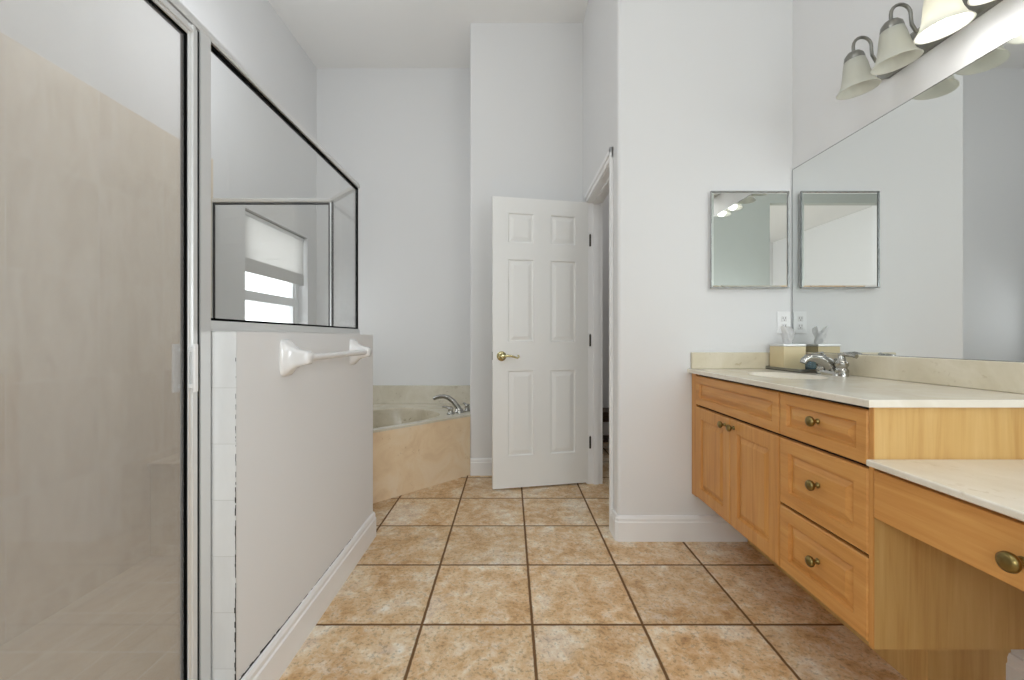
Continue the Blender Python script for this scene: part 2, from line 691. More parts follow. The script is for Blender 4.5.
# bedroom beyond the opening behind the camera
m = MB().box(-2.5, 2.0, -4.3, -1.3, -0.1, -0.004)
struct(m.build('floor_bedroom', 'carpet'))
m = MB().box(-2.5, 2.0, -4.3, -1.3, 3.0, 3.1)
struct(m.build('ceiling_bedroom', 'ceil'))
m = MB().box(-2.5, 2.0, -4.3, -4.2, 0, 3.0)
struct(m.build('wall_bedroom_rear', 'wall'))
m = MB().box(-2.5, -2.4, -4.2, -1.3, 0, 3.0)
struct(m.build('wall_bedroom_left', 'wall'))
m = MB().box(1.9, 2.0, -4.2, -1.3, 0, 3.0)
struct(m.build('wall_bedroom_right', 'wall'))
m = MB().box(-2.4, -2.0, -1.4, -1.3, 0, 3.0)
struct(m.build('wall_bedroom_front', 'wall'))

# half wall round the shower
WO, WC = -0.7325, 1.077
outer = [(WO, 1.127), (WO, 2.244), (-1.011, 2.5225), (XL, 2.5225)]
inner = [(XL, 2.4075), (-1.059, 2.4075), (-0.8475, 2.196), (-0.8475, 1.127)]
m = MB().prism(outer + inner, 0, WC)
hw = m.build('wall_half', ['wall', 'stile', 'etile'])
for p in hw.data.polygons:
    c = p.center
    if p.normal.y < -0.9 and c.y < 1.2:
        p.material_index = 2
    elif p.normal.z > 0.9:
        p.material_index = 2
    elif p.normal.x < -0.6 or (p.normal.y < -0.9):
        p.material_index = 1
struct(hw)
# white bullnose tile up the end of the half wall and its cracked caulk
m = MB().box(-0.795, WO + 0.0015, 1.1205, 1.1275, 0, WC + 0.0005, 0.003)
struct(m.build('end_tile', 'etile', hw, smooth=40))
m = MB()
rr = random.Random(3)
z = 0.10
while z < 1.0:
    h = rr.uniform(0.004, 0.016)
    wmax = 0.0042 if z < 0.35 else 0.0030 if z < 0.65 else 0.0015
    wd = rr.uniform(0.25, 1.0) * wmax
    if z < 0.4 or rr.random() < (0.8 if z < 0.65 else 0.55):
        x = WO + 0.0016 + rr.uniform(-0.0005, 0.0002)
        m.box(x - wd, x, 1.1199, 1.1207, z, z + h)
    z += h
y = 1.125
while y < 1.95:
    ln = rr.uniform(0.006, 0.02)
    hh = rr.uniform(0.3, 1.0) * max(0.0015, 0.010 * (1 - (y - 1.12) / 0.5))
    if y < 1.45 or rr.random() < 0.8:
        m.box(WO + 0.0004, WO + 0.0012, y, y + ln, 0.1325, 0.1325 + hh)
    y += ln
struct(m.build('caulk_crack', 'crack', hw))

# shower curb, floor and bench
m = MB().box(-0.86, -0.735, 0.38, 1.112, 0, 0.10, 0.006)
struct(m.build('trim_3', 'etile'))
m = MB().box(XL + 0.008, -0.86, 0.38, 2.4075, 0, 0.006)
struct(m.build('floor_shower', 'sfloor'))
m = MB()
m.mat(0).box(XL + 0.009, -1.04, 2.035, 2.40, 0.006, 0.44)
m.mat(1).box(XL + 0.009, -1.03, 2.015, 2.405, 0.44, 0.458, 0.003)
tag(m.build('shower_bench', ['btile', 'sfloor'], origin=(-1.4, 2.2, 0.006)), 'beige tiled bench built into the far end of the shower', 'bench')

# baseboards
BP = [(0, 0), (0.016, 0), (0.016, 0.098), (0.012, 0.104), (0.012, 0.118), (0.007, 0.130), (0, 0.132)]


def baseboard(name, path, flip=False):
    m = MB().sweep(path, BP)
    return struct(m.build(name, 'trim'))


# path travels so that the room is on its right-hand side
baseboard('baseboard_half', [(WO, 1.128), (WO, 2.244), (-1.005, 2.5165)])
baseboard('baseboard_tub_end', [(-0.305, 3.25), (0.5650, 3.25)])
baseboard('baseboard_front', [(XD, 2.292), (XD, YF + 0.006), (XD + 0.006, YF), (XR, YF)])
baseboard('baseboard_right', [(XR, YF - 0.016), (XR, -1.2)])
baseboard('baseboard_rear', [(XR, -1.2), (-0.48, -1.2)])

# window above the tub
wx = XL - 0.14
m = MB()
fw = 0.045
for (a, b, c, d) in ((WY0, WY0 + fw, WZ0, WZ1), (WY1 - fw, WY1, WZ0, WZ1), (WY0, WY1, WZ0, WZ0 + fw), (WY0, WY1, WZ1 - fw, WZ1)):
    m.box(wx, wx + 0.06, a, b, c, d)
m.box(wx - 0.005, wx + 0.066, WY0 + fw, WY1 - fw, 1.325, 1.392)
m.box(wx + 0.01, wx + 0.05, WY0 + fw, WY0 + fw + 0.03, WZ0, WZ1).box(wx + 0.01, wx + 0.05, WY1 - fw - 0.03, WY1 - fw, WZ0, WZ1)
win = struct(m.build('window_1', 'vinyl'))
tag(win, 'white framed window over the tub seen through the shower glass', 'window')
m = MB().box(wx + 0.025, wx + 0.031, WY0 + fw, WY1 - fw, WZ0 + fw, 1.33).box(wx + 0.025, wx + 0.031, WY0 + fw, WY1 - fw, 1.39, WZ1 - fw)
struct(m.build('pane', 'wglass', win))
m = MB().box(XL - 0.17, XL + 0.02, WY0 - 0.0, WY1, WZ0 - 0.02, WZ0 + 0.006, 0.004)
struct(m.build('sill', 'trim', win))

t = thing('roller_blind', 'pale fabric roller blind half lowered in the window over the tub', 'blind', (XL - 0.03, (WY0 + WY1) / 2, 1.51))
m = MB().box(XL - 0.03, XL - 0.027, WY0 + 0.012, WY1 - 0.022, 1.60, 1.90)
m.build('fabric', 'blind', t)
m = MB().box(XL - 0.034, XL - 0.024, WY0 + 0.012, WY1 - 0.022, 1.508, 1.602)
m.build('hem', 'hem', t)
m = MB().tube([(XL - 0.035, WY0 + 0.008, 1.9), (XL - 0.035, WY1 - 0.018, 1.9)], 0.016, 16)
m.build('roller', 'vinyl', t, smooth=40)
m = MB().tube([(XL - 0.02, WY0 + 0.012, 1.914), (XL - 0.02, WY1 - 0.02, 1.914)], 0.004, 8)
m.build('rail', 'nickel', t)

# ---------------------------------------------------------------- shower glass screen and door
GX = -0.81
GC = (GX, 2.225)
GB = (-1.045, 2.46)
GT, GR = 1.852, 1.876
t = thing('shower_screen', 'silver framed glass shower screen standing on the white half wall', 'shower screen', (GX, 2.225, WC))
HP = [(-0.012, 0), (0.012, 0), (0.014, 0.006), (0.014, 0.020), (0.010, 0.024), (-0.010, 0.024), (-0.014, 0.020), (-0.014, 0.006)]
path = [(GX, 0.385), GC, GB, (XL + 0.012, 2.46)]
m = MB().sweep(path, [(o, z + GT) for o, z in HP])
m.build('header', 'alu', t)
path2 = [(GX, 1.118), GC, GB, (XL + 0.012, 2.46)]
m = MB().sweep(path2, [(-0.013, WC + 0.0005), (0.013, WC + 0.0005), (0.013, WC + 0.008), (0.009, WC + 0.030), (-0.009, WC + 0.030), (-0.013, WC + 0.008)])
m.build('sill_rail', 'alu', t)


def post(cx, cy, w, d, z0, z1, ang=0.0):
    mb = MB()
    c, s_ = math.cos(ang), math.sin(ang)
    pts = [(cx + c * a - s_ * b, cy + s_ * a + c * b) for a, b in ((-w, -d), (w, -d), (w, d), (-w, d))]
    return mb.prism(pts, z0, z1)


post(GX, 1.1005, 0.013, 0.0185, 0.101, GT).build('jamb', 'alu', t)
post(GX, 0.394, 0.013, 0.009, 0.101, GT).build('jamb', 'alu', t)
post(GB[0], GB[1], 0.009, 0.009, WC + 0.03, GT, math.radians(22.5)).build('post', 'alu', t)
post(GC[0], GC[1], 0.005, 0.005, WC + 0.03, GT, math.radians(22.5)).build('corner_seal', 'black', t)
post(XL + 0.0105, 2.46, 0.0018, 0.010, WC + 0.03, GT).build('wall_channel', 'alu', t)


def pane(p, q, z0, z1, parent, name, mat, th=0.003):
    p, q = Vector(p), Vector(q)
    d = (q - p).normalized()
    n = Vector((-d.y, d.x)) * th
    mb = MB().prism([(p + n)[:], (q + n)[:], (q - n)[:], (p - n)[:]], z0, z1)
    return mb.build(name, mat, parent)


def seal(p, q, z0, z1, parent, top=True, bottom=True, ends=(0, 0), w=0.010, th=0.0052):
    """black glazing strips round a pane"""
    p, q = Vector(p), Vector(q)
    d = (q - p).normalized()
    n = Vector((-d.y, d.x)) * th
    mb = MB()

    def strip(a, b, za, zb):
        mb.prism([(a + n)[:], (b + n)[:], (b - n)[:], (a - n)[:]], za, zb)
    if top:
        strip(p, q, z1 - w, z1)
    if bottom:
        strip(p, q, z0, z0 + w * 0.7)
    if ends[0]:
        strip(p, p + d * ends[0], z0, z1)
    if ends[1]:
        strip(q - d * ends[1], q, z0, z1)
    return mb.build('gasket', 'black', parent)


G0 = WC + 0.028
pane((GX, 1.113), (GX, 2.222), G0, GT + 0.004, t, 'front_pane', 'glass')
seal((GX, 1.116), (GX, 2.222), G0, GT + 0.002, t, ends=(0, 0.009), w=0.013)
d = Vector((-1, 1)).normalized() * 0.008
pane((GC[0] + d.x, GC[1] + d.y), (GB[0] - d.x, GB[1] - d.y), G0, GT + 0.004, t, 'angled_pane', 'glass')
seal((GC[0] + d.x, GC[1] + d.y), (GB[0] - d.x * 1.2, GB[1] - d.y * 1.2), G0, GT, t, top=False, bottom=False, ends=(0, 0.008))
pane((GB[0] - 0.008, 2.46), (XL + 0.024, 2.46), G0, GT + 0.004, t, 'back_pane', 'glass')
seal((GB[0] - 0.010, 2.46), (XL + 0.0125, 2.46), G0, GT, t, top=True, ends=(0.006, 0.008), w=0.011)

t = thing('shower_door', 'silver framed glass shower door on the left edge of the view', 'shower door', (GX, 0.41, 0.115))
DY0, DY1, DZ0, DZ1 = 0.408, 1.0745, 0.112, 1.847
m = MB()
m.box(GX - 0.012, GX + 0.012, DY1 - 0.030, DY1, DZ0, DZ1, 0.003)
m.box(GX + 0.011, GX + 0.016, DY1 - 0.021, DY1 - 0.013, DZ0, DZ1, 0.001)
m.box(GX - 0.012, GX + 0.012, DY0, DY0 + 0.03, DZ0, DZ1, 0.003)
m.box(GX - 0.0115, GX + 0.0115, DY0 + 0.03, DY1 - 0.03, DZ1 - 0.03, DZ1, 0.003)
m.box(GX + 0.011, GX + 0.016, DY0 + 0.03, DY1 - 0.021, DZ1 - 0.021, DZ1 - 0.013, 0.001)
m.box(GX - 0.0115, GX + 0.0115, DY0 + 0.03, DY1 - 0.03, DZ0, DZ0 + 0.035, 0.003)
m.build('frame', 'alu', t)
m = MB().box(GX - 0.003, GX + 0.003, DY0 + 0.02, DY1 - 0.02, DZ0 + 0.02, DZ1 - 0.02)
m.build('glass_pane', 'doorglass', t)
m = MB()
gy, gz = DY1 - 0.03, DZ1 - 0.03
m.box(GX - 0.005, GX + 0.007, gy - 0.006, gy, DZ0 + 0.03, gz).box(GX - 0.005, GX + 0.007, DY0 + 0.03, gy, gz - 0.006, gz).box(GX - 0.008, GX + 0.008, DY0 + 0.03, DY0 + 0.038, DZ0 + 0.03, gz)
m.box(GX - 0.010, GX + 0.010, DY1 + 0.0002, DY1 + 0.0055, DZ0, DZ1)
m.build('gasket', 'black', t)
m = MB()
m.box(GX - 0.024, GX - 0.018, DY1 - 0.040, DY1 - 0.018, 0.925, 1.045, 0.002)
m.box(GX - 0.020, GX - 0.011, DY1 - 0.027, DY1 - 0.021, 0.935, 0.945).box(GX - 0.020, GX - 0.011, DY1 - 0.027, DY1 - 0.021, 1.025, 1.035)
m.build('handle', 'plastic', t)
m = MB()
m.box(GX + 0.022, GX + 0.028, DY1 - 0.033, DY1 - 0.020, 0.925, 1.045, 0.002)
m.box(GX + 0.011, GX + 0.024, DY1 - 0.029, DY1 - 0.025, 0.935, 0.945).box(GX + 0.011, GX + 0.024, DY1 - 0.029, DY1 - 0.025, 1.025, 1.035)
m.build('handle', 'plastic', t)

# towel bar of white ceramic on the half wall
t = thing('towel_bar', 'white ceramic towel bar mounted on the outside of the half wall', 'towel bar', (WO, 1.66, 0.995))
ZB = 0.995
m = MB().tube([(-0.668, 1.36, ZB), (-0.668, 1.96, ZB)], 0.0115, 16)
m.build('bar', 'ceramic', t, smooth=40)
for yc in (1.372, 1.952):
    m = MB()
    secs = [(WO + 0.0005, 0.040, 0.060), (WO + 0.008, 0.039, 0.058), (WO + 0.016, 0.033, 0.050), (WO + 0.028, 0.026, 0.038), (WO + 0.042, 0.0225, 0.029), (WO + 0.062, 0.0215, 0.024), (WO + 0.078, 0.020, 0.021), (WO + 0.084, 0.013, 0.014)]
    rings = []
    for x, hy, hz in secs:
        ring = []
        for k in range(32):
            a = 2 * PI * k / 32
            ca, sa = math.cos(a), math.sin(a)
            e = 0.45
            ring.append(m.bm.verts.new((x, yc + hy * math.copysign(abs(ca) ** e, ca), ZB + hz * math.copysign(abs(sa) ** e, sa))))
        rings.append(ring)
    m._skin(rings)
    m.build('bracket', 'ceramic', t, smooth=50)

# ---------------------------------------------------------------- bathtub
t = thing('bathtub', 'corner bathtub with a peach stone apron and cream deck', 'bathtub', (-1.06, 3.26, 0))
TZ = 0.467
AP0, AP1 = (-1.0305, 2.5295), (-0.3062, 3.2538)
deck = [AP0, AP1, (-0.3125, 3.797), (XL + 0.002, 3.797), (XL + 0.002, 2.5265), (-1.02, 2.5265)]
nv = Vector((-1, 1)).normalized()
tv = Vector((1, 1)).normalized()
mid = Vector((-0.675, 2.885))


def tub_ring(off, d0=0.065, d1=0.715, t0=-0.60, t1=0.40, n=56, e=0.6):
    cx, cd = (t0 + t1) / 2, (d0 + d1) / 2
    a, b = (t1 - t0) / 2 - off, (d1 - d0) / 2 - off
    out = []
    for k in range(n):
        an = 2 * PI * k / n
        ca, sa = math.cos(an), math.sin(an)
        p = mid + tv * (cx + a * math.copysign(abs(ca) ** e, ca)) + nv * (cd + b * math.copysign(abs(sa) ** e, sa))
        out.append((p.x, p.y))
    return out


def plate_with_hole(m, poly, hole, z0, z1):
    for z in (z0, z1):
        a = [m.bm.verts.new((x, y, z)) for x, y in poly]
        b = [m.bm.verts.new((x, y, z)) for x, y in hole]
        es = [m.bm.edges.new((v[i], v[(i + 1) % len(v)])) for v in (a, b) for i in range(len(v))]
        rr_ = bmesh.ops.triangle_fill(m.bm, edges=es, use_beauty=True)
        if z == z0:
            A, B = a, b
        else:
            for p, q in ((A, a), (B, b)):
                for i in range(len(p)):
                    m.f([p[i], p[(i + 1) % len(p)], q[(i + 1) % len(p)], q[i]])
    return m


m = plate_with_hole(MB(), deck, tub_ring(0), TZ - 0.014, TZ)
m.build('deck', 'tubmarble', t)
m = MB()
rings = []
for off, z in ((-0.001, TZ + 0.0003), (0.002, TZ - 0.001), (0.008, TZ - 0.012), (0.014, TZ - 0.035), (0.03, 0.36), (0.05, 0.20), (0.085, 0.10), (0.15, 0.07), (0.24, 0.06)):
    rings.append([m.bm.verts.new((x, y, z)) for x, y in tub_ring(off)])
m._skin(rings, cap=False)
m.f(rings[-1])
m.build('basin', 'basinmarble', t, smooth=45)
u = (Vector(AP1) - Vector(AP0)).normalized()
n_ = Vector((u.y, -u.x))
a0, a1 = Vector(AP0) - n_ * 0.002, Vector(AP1) - n_ * 0.002
m = MB().prism([a0[:], a1[:], (a1 - n_ * 0.02)[:], (a0 - n_ * 0.02)[:]], 0, TZ - 0.014)
m.build('apron', 'apron', t)
m = MB().box(XL + 0.003, -0.3125, 3.778, 3.798, TZ + 0.0005, 0.632, 0.002)
m.build('backsplash', 'tubmarble', t)
m = MB().box(XL + 0.003, XL + 0.023, 2.53, 3.777, TZ + 0.0005, 0.632, 0.002)
m.build('backsplash', 'tubmarble', t)

t = thing('tub_faucet', 'chrome arched bath faucet with two levers on the tub deck', 'faucet', (-0.41, 3.33, TZ))
fb = Vector((-0.405, 3.345, TZ))
m = MB().lathe([(0.040, 0), (0.040, 0.006), (0.032, 0.016), (0.025, 0.034)], fb, seg=20)
pts = [fb + Vector(p) for p in ((0, 0, 0.02), (-0.018, 0.004, 0.05), (-0.050, 0.010, 0.088), (-0.088, 0.018, 0.115), (-0.125, 0.026, 0.124), (-0.165, 0.034, 0.120), (-0.200, 0.042, 0.108), (-0.208, 0.044, 0.100))]
m.tube(pts, [0.024, 0.023, 0.021, 0.019, 0.0175, 0.0165, 0.0155, 0.014], 16)
m.build('spout', 'chrome', t, smooth=40)
for hx, hy, lx, ly in ((-0.462, 3.268, -0.065, 0.012), (-0.350, 3.415, -0.035, 0.045)):
    m = MB().lathe([(0.031, 0), (0.031, 0.006), (0.022, 0.014), (0.018, 0.036), (0.022, 0.044), (0.015, 0.056), (0, 0.060)], (hx, hy, TZ), seg=18)
    m.tube([(hx, hy, TZ + 0.042), (hx + lx * 0.4, hy + ly * 0.4, TZ + 0.052), (hx + lx * 0.8, hy + ly * 0.8, TZ + 0.056), (hx + lx, hy + ly, TZ + 0.052)], [0.012, 0.010, 0.009, 0.007], 12)
    m.build('handle', 'chrome', t, smooth=40)

# ---------------------------------------------------------------- six panel door, open
HX, HY, DANG = 0.577, 3.052, math.radians(191.6)
d1 = bpy.data.objects.new('door_1', None)
COL.objects.link(d1)
d1.location = (HX, HY, 0.012)
d1.rotation_euler = (0, 0, DANG)
d1['kind'] = 'structure'
BASE['door_1'] = (0, 0, 0)
tag(d1, 'white six panel door standing open beside the toilet room doorway', 'door')
DW, DH, DT = 0.711, 2.032, 0.035
us = [0, 0.108, 0.293, 0.418, 0.603, DW]
vs_ = [0, 0.222, 0.818, 1.020, 1.598, 1.716, 1.922, DH]
m = MB()
PR = [(0, 0), (0.006, 0.009), (0.014, 0.009), (0.040, 0.002)]
for side in (0, 1):
    def fn(u, v, d, side=side):
        return (u, -d, v) if side == 0 else (u, -DT + d, v)
    for i in range(5):
        for j in range(7):
            if i in (1, 3) and j in (1, 3, 5):
                m.nest(fn, us[i], vs_[j], us[i + 1], vs_[j + 1], PR)
            else:
                m.f([m.bm.verts.new(fn(a, b, 0)) for a, b in ((us[i], vs_[j]), (us[i + 1], vs_[j]), (us[i + 1], vs_[j + 1]), (us[i], vs_[j + 1]))])
for a, b in (((0, 0), (DW, 0)), ((DW, 0), (DW, DH)), ((DW, DH), (0, DH)), ((0, DH), (0, 0))):
    m.f([m.bm.verts.new(p) for p in ((a[0], 0, a[1]), (b[0], 0, b[1]), (b[0], -DT, b[1]), (a[0], -DT, a[1]))])
bmesh.ops.remove_doubles(m.bm, verts=m.bm.verts, dist=1e-5)
m.build('panel', 'door', d1)
for ys in (1, -1):
    y0 = 0.0 if ys > 0 else -DT
    hz, hx = 0.922, DW - 0.062
    m = MB().lathe([(0.034, 0), (0.034, 0.004), (0.028, 0.010), (0.016, 0.013), (0.012, 0.02), (0.012, 0.045), (0.016, 0.05), (0.012, 0.058), (0, 0.060)], (hx, y0, hz), axis=(0, ys, 0), seg=24)
    yy = y0 + ys * 0.05
    m.tube([(hx, yy, hz), (hx - 0.03, yy + ys * 0.004, hz + 0.004), (hx - 0.06, yy + ys * 0.004, hz + 0.002), (hx - 0.085, yy + ys * 0.002, hz - 0.006), (hx - 0.103, yy, hz - 0.012), (hx - 0.114, yy, hz - 0.004), (hx - 0.110, yy, hz + 0.006), (hx - 0.102, yy, hz + 0.004)], [0.010, 0.009, 0.008, 0.007, 0.0065, 0.006, 0.0055, 0.004], 12)
    ob = m.build('door_handle', 'pbrass', d1, smooth=40)
m = MB().box(DW, DW + 0.0015, -0.030, -0.005, 0.895, 0.952)
m.build('latch_plate', 'nickel', d1)
for hz in (1.755, 1.03, 0.29):
    m = MB().tube([(-0.003, 0.007, hz - 0.042), (-0.003, 0.007, hz + 0.042)], 0.0065, 12)
    m.tube([(-0.003, 0.007, hz + 0.042), (-0.003, 0.007, hz + 0.048)], [0.005, 0.002], 10)
    m.box(-0.012, -0.0005, -0.03, 0.003, hz - 0.042, hz + 0.042)
    m.build('hinge', 'bronze', d1, smooth=40)

# toilet room: dark stool glimpsed through the gap
t = thing('wooden_stool', 'dark wooden stool glimpsed through the narrow gap of the doorway', 'stool', (0.97, 3.95, 0))
m = MB().box(0.80, 1.14, 3.82, 4.08, 0.35, 0.385, 0.006)
m.build('seat', 'darkwood', t)
m = MB().box(0.83, 1.11, 3.85, 4.05, 0.29, 0.35)
m.build('apron', 'darkwood', t)
m = MB().box(0.84, 1.10, 3.86, 4.04, 0.10, 0.125)
m.build('shelf', 'darkwood', t)
for x in (0.835, 1.105):
    for y in (3.855, 4.045):
        m = MB().box(x - 0.018, x + 0.018, y - 0.018, y + 0.018, 0, 0.35, 0.003)
        m.build('leg', 'darkwood', t)

# ---------------------------------------------------------------- vanity
VX, VB = 0.945, 0.965       # face of the fronts, face of the carcass
VY0, VY1 = 1.095, 2.196
VZ0, VZ1 = 0.248, 0.879
t = thing('vanity_cabinet', 'honey maple wall hung vanity with two doors and three drawers', 'cabinet', (1.22, 1.65, 0))
m = MB()
m.box(VB + 0.003, XR - 0.014, VY0 + 0.0145, VY1 - 0.0145, VZ0 + 0.002, VZ0 + 0.018)
m.build('bottom_panel', 'wood', t)
m = MB().box(XR - 0.013, XR - 0.001, VY0 + 0.0145, VY1 - 0.0145, VZ0 + 0.002, VZ1)
m.build('back_panel', 'wood', t)
m = MB().box(VX + 0.0055, XR - 0.001, VY0, VY0 + 0.014, VZ0, VZ1)
m.build('side_panel', 'woodside', t)
m = MB().box(VX + 0.003, VX + 0.0052, VY0, VY0 + 0.014, VZ0, VZ1)
m.build('edge_band', 'wood', t)
m = MB().box(VX + 0.0055, XR - 0.001, VY1 - 0.014, VY1, VZ0, VZ1)
m.build('side_panel', 'wood', t)
m = MB().box(VX + 0.004, VB + 0.002, 2.142, VY1 - 0.0145, VZ0 + 0.002, VZ1 - 0.002, 0.001)
m.build('filler_strip', 'wood', t)
m = MB().box(1.233, XR - 0.001, 1.24, 2.18, 0, VZ0 + 0.002)
m.build('plinth', 'woodside', t)
m = MB()
m.box(VB - 0.001, VB + 0.002, 1.1095, 2.1415, VZ0 + 0.004, VZ1 - 0.002)
m.build('gap_shade_sheet', 'dark', t)  # dark sheet added so gaps between the fronts look shaded


def front(y0, y1, z0, z1, fr):
    mb = MB()
    mb.nest(lambda u, v, d: (VX + d, u, v), y0, z0, y1, z1,
            [(0, 0.004), (0.0035, 0), (fr, 0), (fr + 0.004, 0.010), (fr + 0.010, 0.010), (fr + 0.030, 0.0015), (fr + 0.031, 0.0015)], back=0.0185)
    return mb


def knob(y, z, sc=1.0, x=VX):
    mb = MB()
    prof = [(0.0085, 0), (0.009, 0.002), (0.006, 0.005), (0.0055, 0.012), (0.009, 0.015), (0.0145, 0.019), (0.0165, 0.024), (0.0155, 0.029), (0.010, 0.033), (0, 0.0345)]
    return mb.lathe([(r_ * sc, h * sc) for r_, h in prof], (x - 0.0002, y, z), axis=(-1, 0, 0), seg=24)


YD = 1.476
fd = front(YD + 0.003, 2.139, 0.723, 0.869, 0.036).build('false_drawer_front', 'woodh', t)
for y0, y1, ky in ((1.809, 2.139, 1.845), (YD + 0.003, 1.805, 1.772)):
    dr = front(y0, y1, 0.256, 0.713, 0.055).build('door', 'wood', t)
    knob(ky, 0.680, 0.92).build('knob', 'brass', dr, smooth=50)
for z0, z1 in ((0.723, 0.869), (0.487, 0.713), (0.256, 0.477)):
    dr = front(1.111, YD - 0.003, z0, z1, 0.036 if z1 > 0.8 else 0.045).build('drawer', 'woodh', t)
    knob(1.289, (z0 + z1) / 2 + 0.008, 1.0).build('knob', 'brass', dr, smooth=50)

# countertop with integral basin
t = thing('vanity_countertop', 'cream cultured marble countertop with backsplash over the taller vanity', 'countertop', (1.2, 1.65, 0.88))
CT = 0.900
BX, BY = 1.18, 1.80


def bowl(off, n=48):
    return [(BX + (0.130 - off) * math.cos(2 * PI * k / n), BY + (0.180 - off) * math.sin(2 * PI * k / n)) for k in range(n)]


cp = [(0.927, 1.084)] + [(XR - 0.001, 1.084), (XR - 0.001, YF - 0.002), (0.927, YF - 0.002)]
m = plate_with_hole(MB(), cp, bowl(0), CT - 0.0195, CT)
es = [e for e in m.bm.edges if all(abs(v.co.z - CT) < 1e-5 for v in e.verts) and (all(abs(v.co.x - 0.927) < 1e-5 for v in e.verts) or all(abs(v.co.y - 1.084) < 1e-5 for v in e.verts))]
bmesh.ops.bevel(m.bm, geom=es, offset=0.004, segments=3, profile=0.5, affect='EDGES')
m.build('slab', 'marble', t)
m = MB()
rings = []
for off, z in ((0.0, CT - 0.0005), (0.004, CT - 0.004), (0.012, CT - 0.03), (0.03, CT - 0.075), (0.07, CT - 0.115), (0.12, CT - 0.125)):
    rings.append([m.bm.verts.new((x, y, z)) for x, y in bowl(off)])
m._skin(rings, cap=False)
m.f(rings[-1])
m.build('sink_basin', 'marble', t, smooth=50)
m = MB().box(XR - 0.021, XR - 0.001, 1.086, YF - 0.022, CT + 0.0003, 0.990, 0.003)
m.build('backsplash', 'splash', t)
m = MB().box(0.945, XR - 0.001, YF - 0.0215, YF - 0.0015, CT + 0.0003, 0.985, 0.003)
m.build('backsplash', 'splash', t)

# lower make-up counter and its drawer
t = thing('makeup_countertop', 'lower cream marble countertop in the right foreground', 'countertop', (1.2, 0.7, 0.727))
m = MB().box(0.925, XR - 0.001, 0.22, 1.0935, 0.728, 0.745, 0.004, 3)
m.build('slab', 'marble', t)
m = MB().box(XR - 0.021, XR - 0.001, 0.22, 1.0935, 0.7455, 0.835, 0.003)
m.build('backsplash', 'splash', t)
t = thing('makeup_desk', 'low maple make-up desk with one wide plain drawer, right foreground', 'desk', (1.2, 0.77, 0.0))
m = MB().box(0.965, XR - 0.001, 0.425, 0.445, 0, 0.7275)
m.build('shade_panel', 'woodside', t)  # unseen panel added to darken the knee space; also carries the counter
m = MB().box(VX, VX + 0.019, 0.45, 1.0915, 0.593, 0.716, 0.002)
dr = m.build('drawer', 'woodh', t)
knob(0.772, 0.648, 1.15).build('knob', 'brass', dr, smooth=50)
m = MB().box(VX + 0.0195, 1.45, 0.462, 1.080, 0.60, 0.727)
m.build('drawer_box', 'woodside', t)

# sink faucet
t = thing('sink_faucet', 'chrome sink faucet with lever handles beside the tissue box', 'faucet', (1.395, 1.82, CT))
FX, FY = 1.395, 1.82
m = MB()
ring = []
for z, k in ((CT + 0.0003, 1.0), (CT + 0.010, 0.98), (CT + 0.018, 0.86)):
    rg = []
    for j in range(40):
        a = 2 * PI * j / 40
        ca, sa = math.cos(a), math.sin(a)
        rg.append(m.bm.verts.new((FX + 0.027 * k * math.copysign(abs(ca) ** 0.8, ca), FY + (0.080 + 0.027 * (k - 1)) * math.copysign(abs(sa) ** 0.6, sa), z)))
    ring.append(rg)
m._skin(ring)
m.build('base_plate', 'chrome', t, smooth=40)
m = MB()
P = [(0.012, 0.012, 0.025), (0.0, 0.036, 0.027), (-0.022, 0.055, 0.0235), (-0.052, 0.070, 0.020), (-0.082, 0.076, 0.018), (-0.106, 0.073, 0.0165), (-0.120, 0.062, 0.015), (-0.124, 0.052, 0.0135)]
m.tube([(FX + a, FY, CT + b) for a, b, c in P], [c for a, b, c in P], 16)
m.build('spout', 'chrome', t, smooth=40)
for sy in (-1, 1):
    yh = FY + sy * 0.053
    m = MB().lathe([(0.025, 0.014), (0.026, 0.024), (0.019, 0.034), (0.025, 0.044), (0.025, 0.056), (0.016, 0.066), (0.013, 0.080), (0.010, 0.087), (0, 0.089)], (FX, yh, CT), seg=20)
    m.tube([(FX - 0.010, yh - sy * 0.006, CT + 0.086), (FX + 0.006, yh + sy * 0.012, CT + 0.091), (FX + 0.014, yh + sy * 0.036, CT + 0.088), (FX + 0.017, yh + sy * 0.056, CT + 0.085)], [0.007, 0.0085, 0.008, 0.0095], 12)
    m.build('handle', 'chrome', t, smooth=40)
m = MB().tube([(FX + 0.018, FY, CT + 0.02), (FX + 0.018, FY, CT + 0.062)], 0.0028, 8).lathe([(0, 0), (0.006, 0.003), (0.007, 0.009), (0, 0.014)], (FX + 0.018, FY, CT + 0.060), seg=12)
m.build('lift_rod', 'chrome', t, smooth=40)

# tissue box on its tray, tumbler
t = thing('vanity_tray', 'dark reflective tray in the back corner of the countertop', 'tray', (1.39, 2.05, CT))
m = MB().box(1.324, 1.456, 1.925, 2.176, CT + 0.0005, CT + 0.006, 0.002)
m.build('tray_base', 'traym', t)
m = MB()
for q in ((1.324, 1.328, 1.925, 2.176), (1.452, 1.456, 1.925, 2.176), (1.328, 1.452, 1.925, 1.929), (1.328, 1.452, 2.172, 2.176)):
    m.box(*q, CT + 0.005, CT + 0.016, 0.001)
m.build('rim', 'nickel', t)
TZ0 = CT + 0.0065
t = thing('tissue_box', 'cube tissue box with cream sides on the tray in the corner', 'tissue box', (1.39, 2.106, TZ0))
m = MB().box(1.337, 1.444, 2.05, 2.163, TZ0, TZ0 + 0.112, 0.002)
m.build('body', 'cream', t)
m = MB().box(1.335, 1.446, 2.048, 2.165, TZ0 + 0.112, TZ0 + 0.124, 0.003)
m.build('lid', 'alu', t)
m = MB()
rr = random.Random(5)
NU, NV = 14, 10
gridv = []
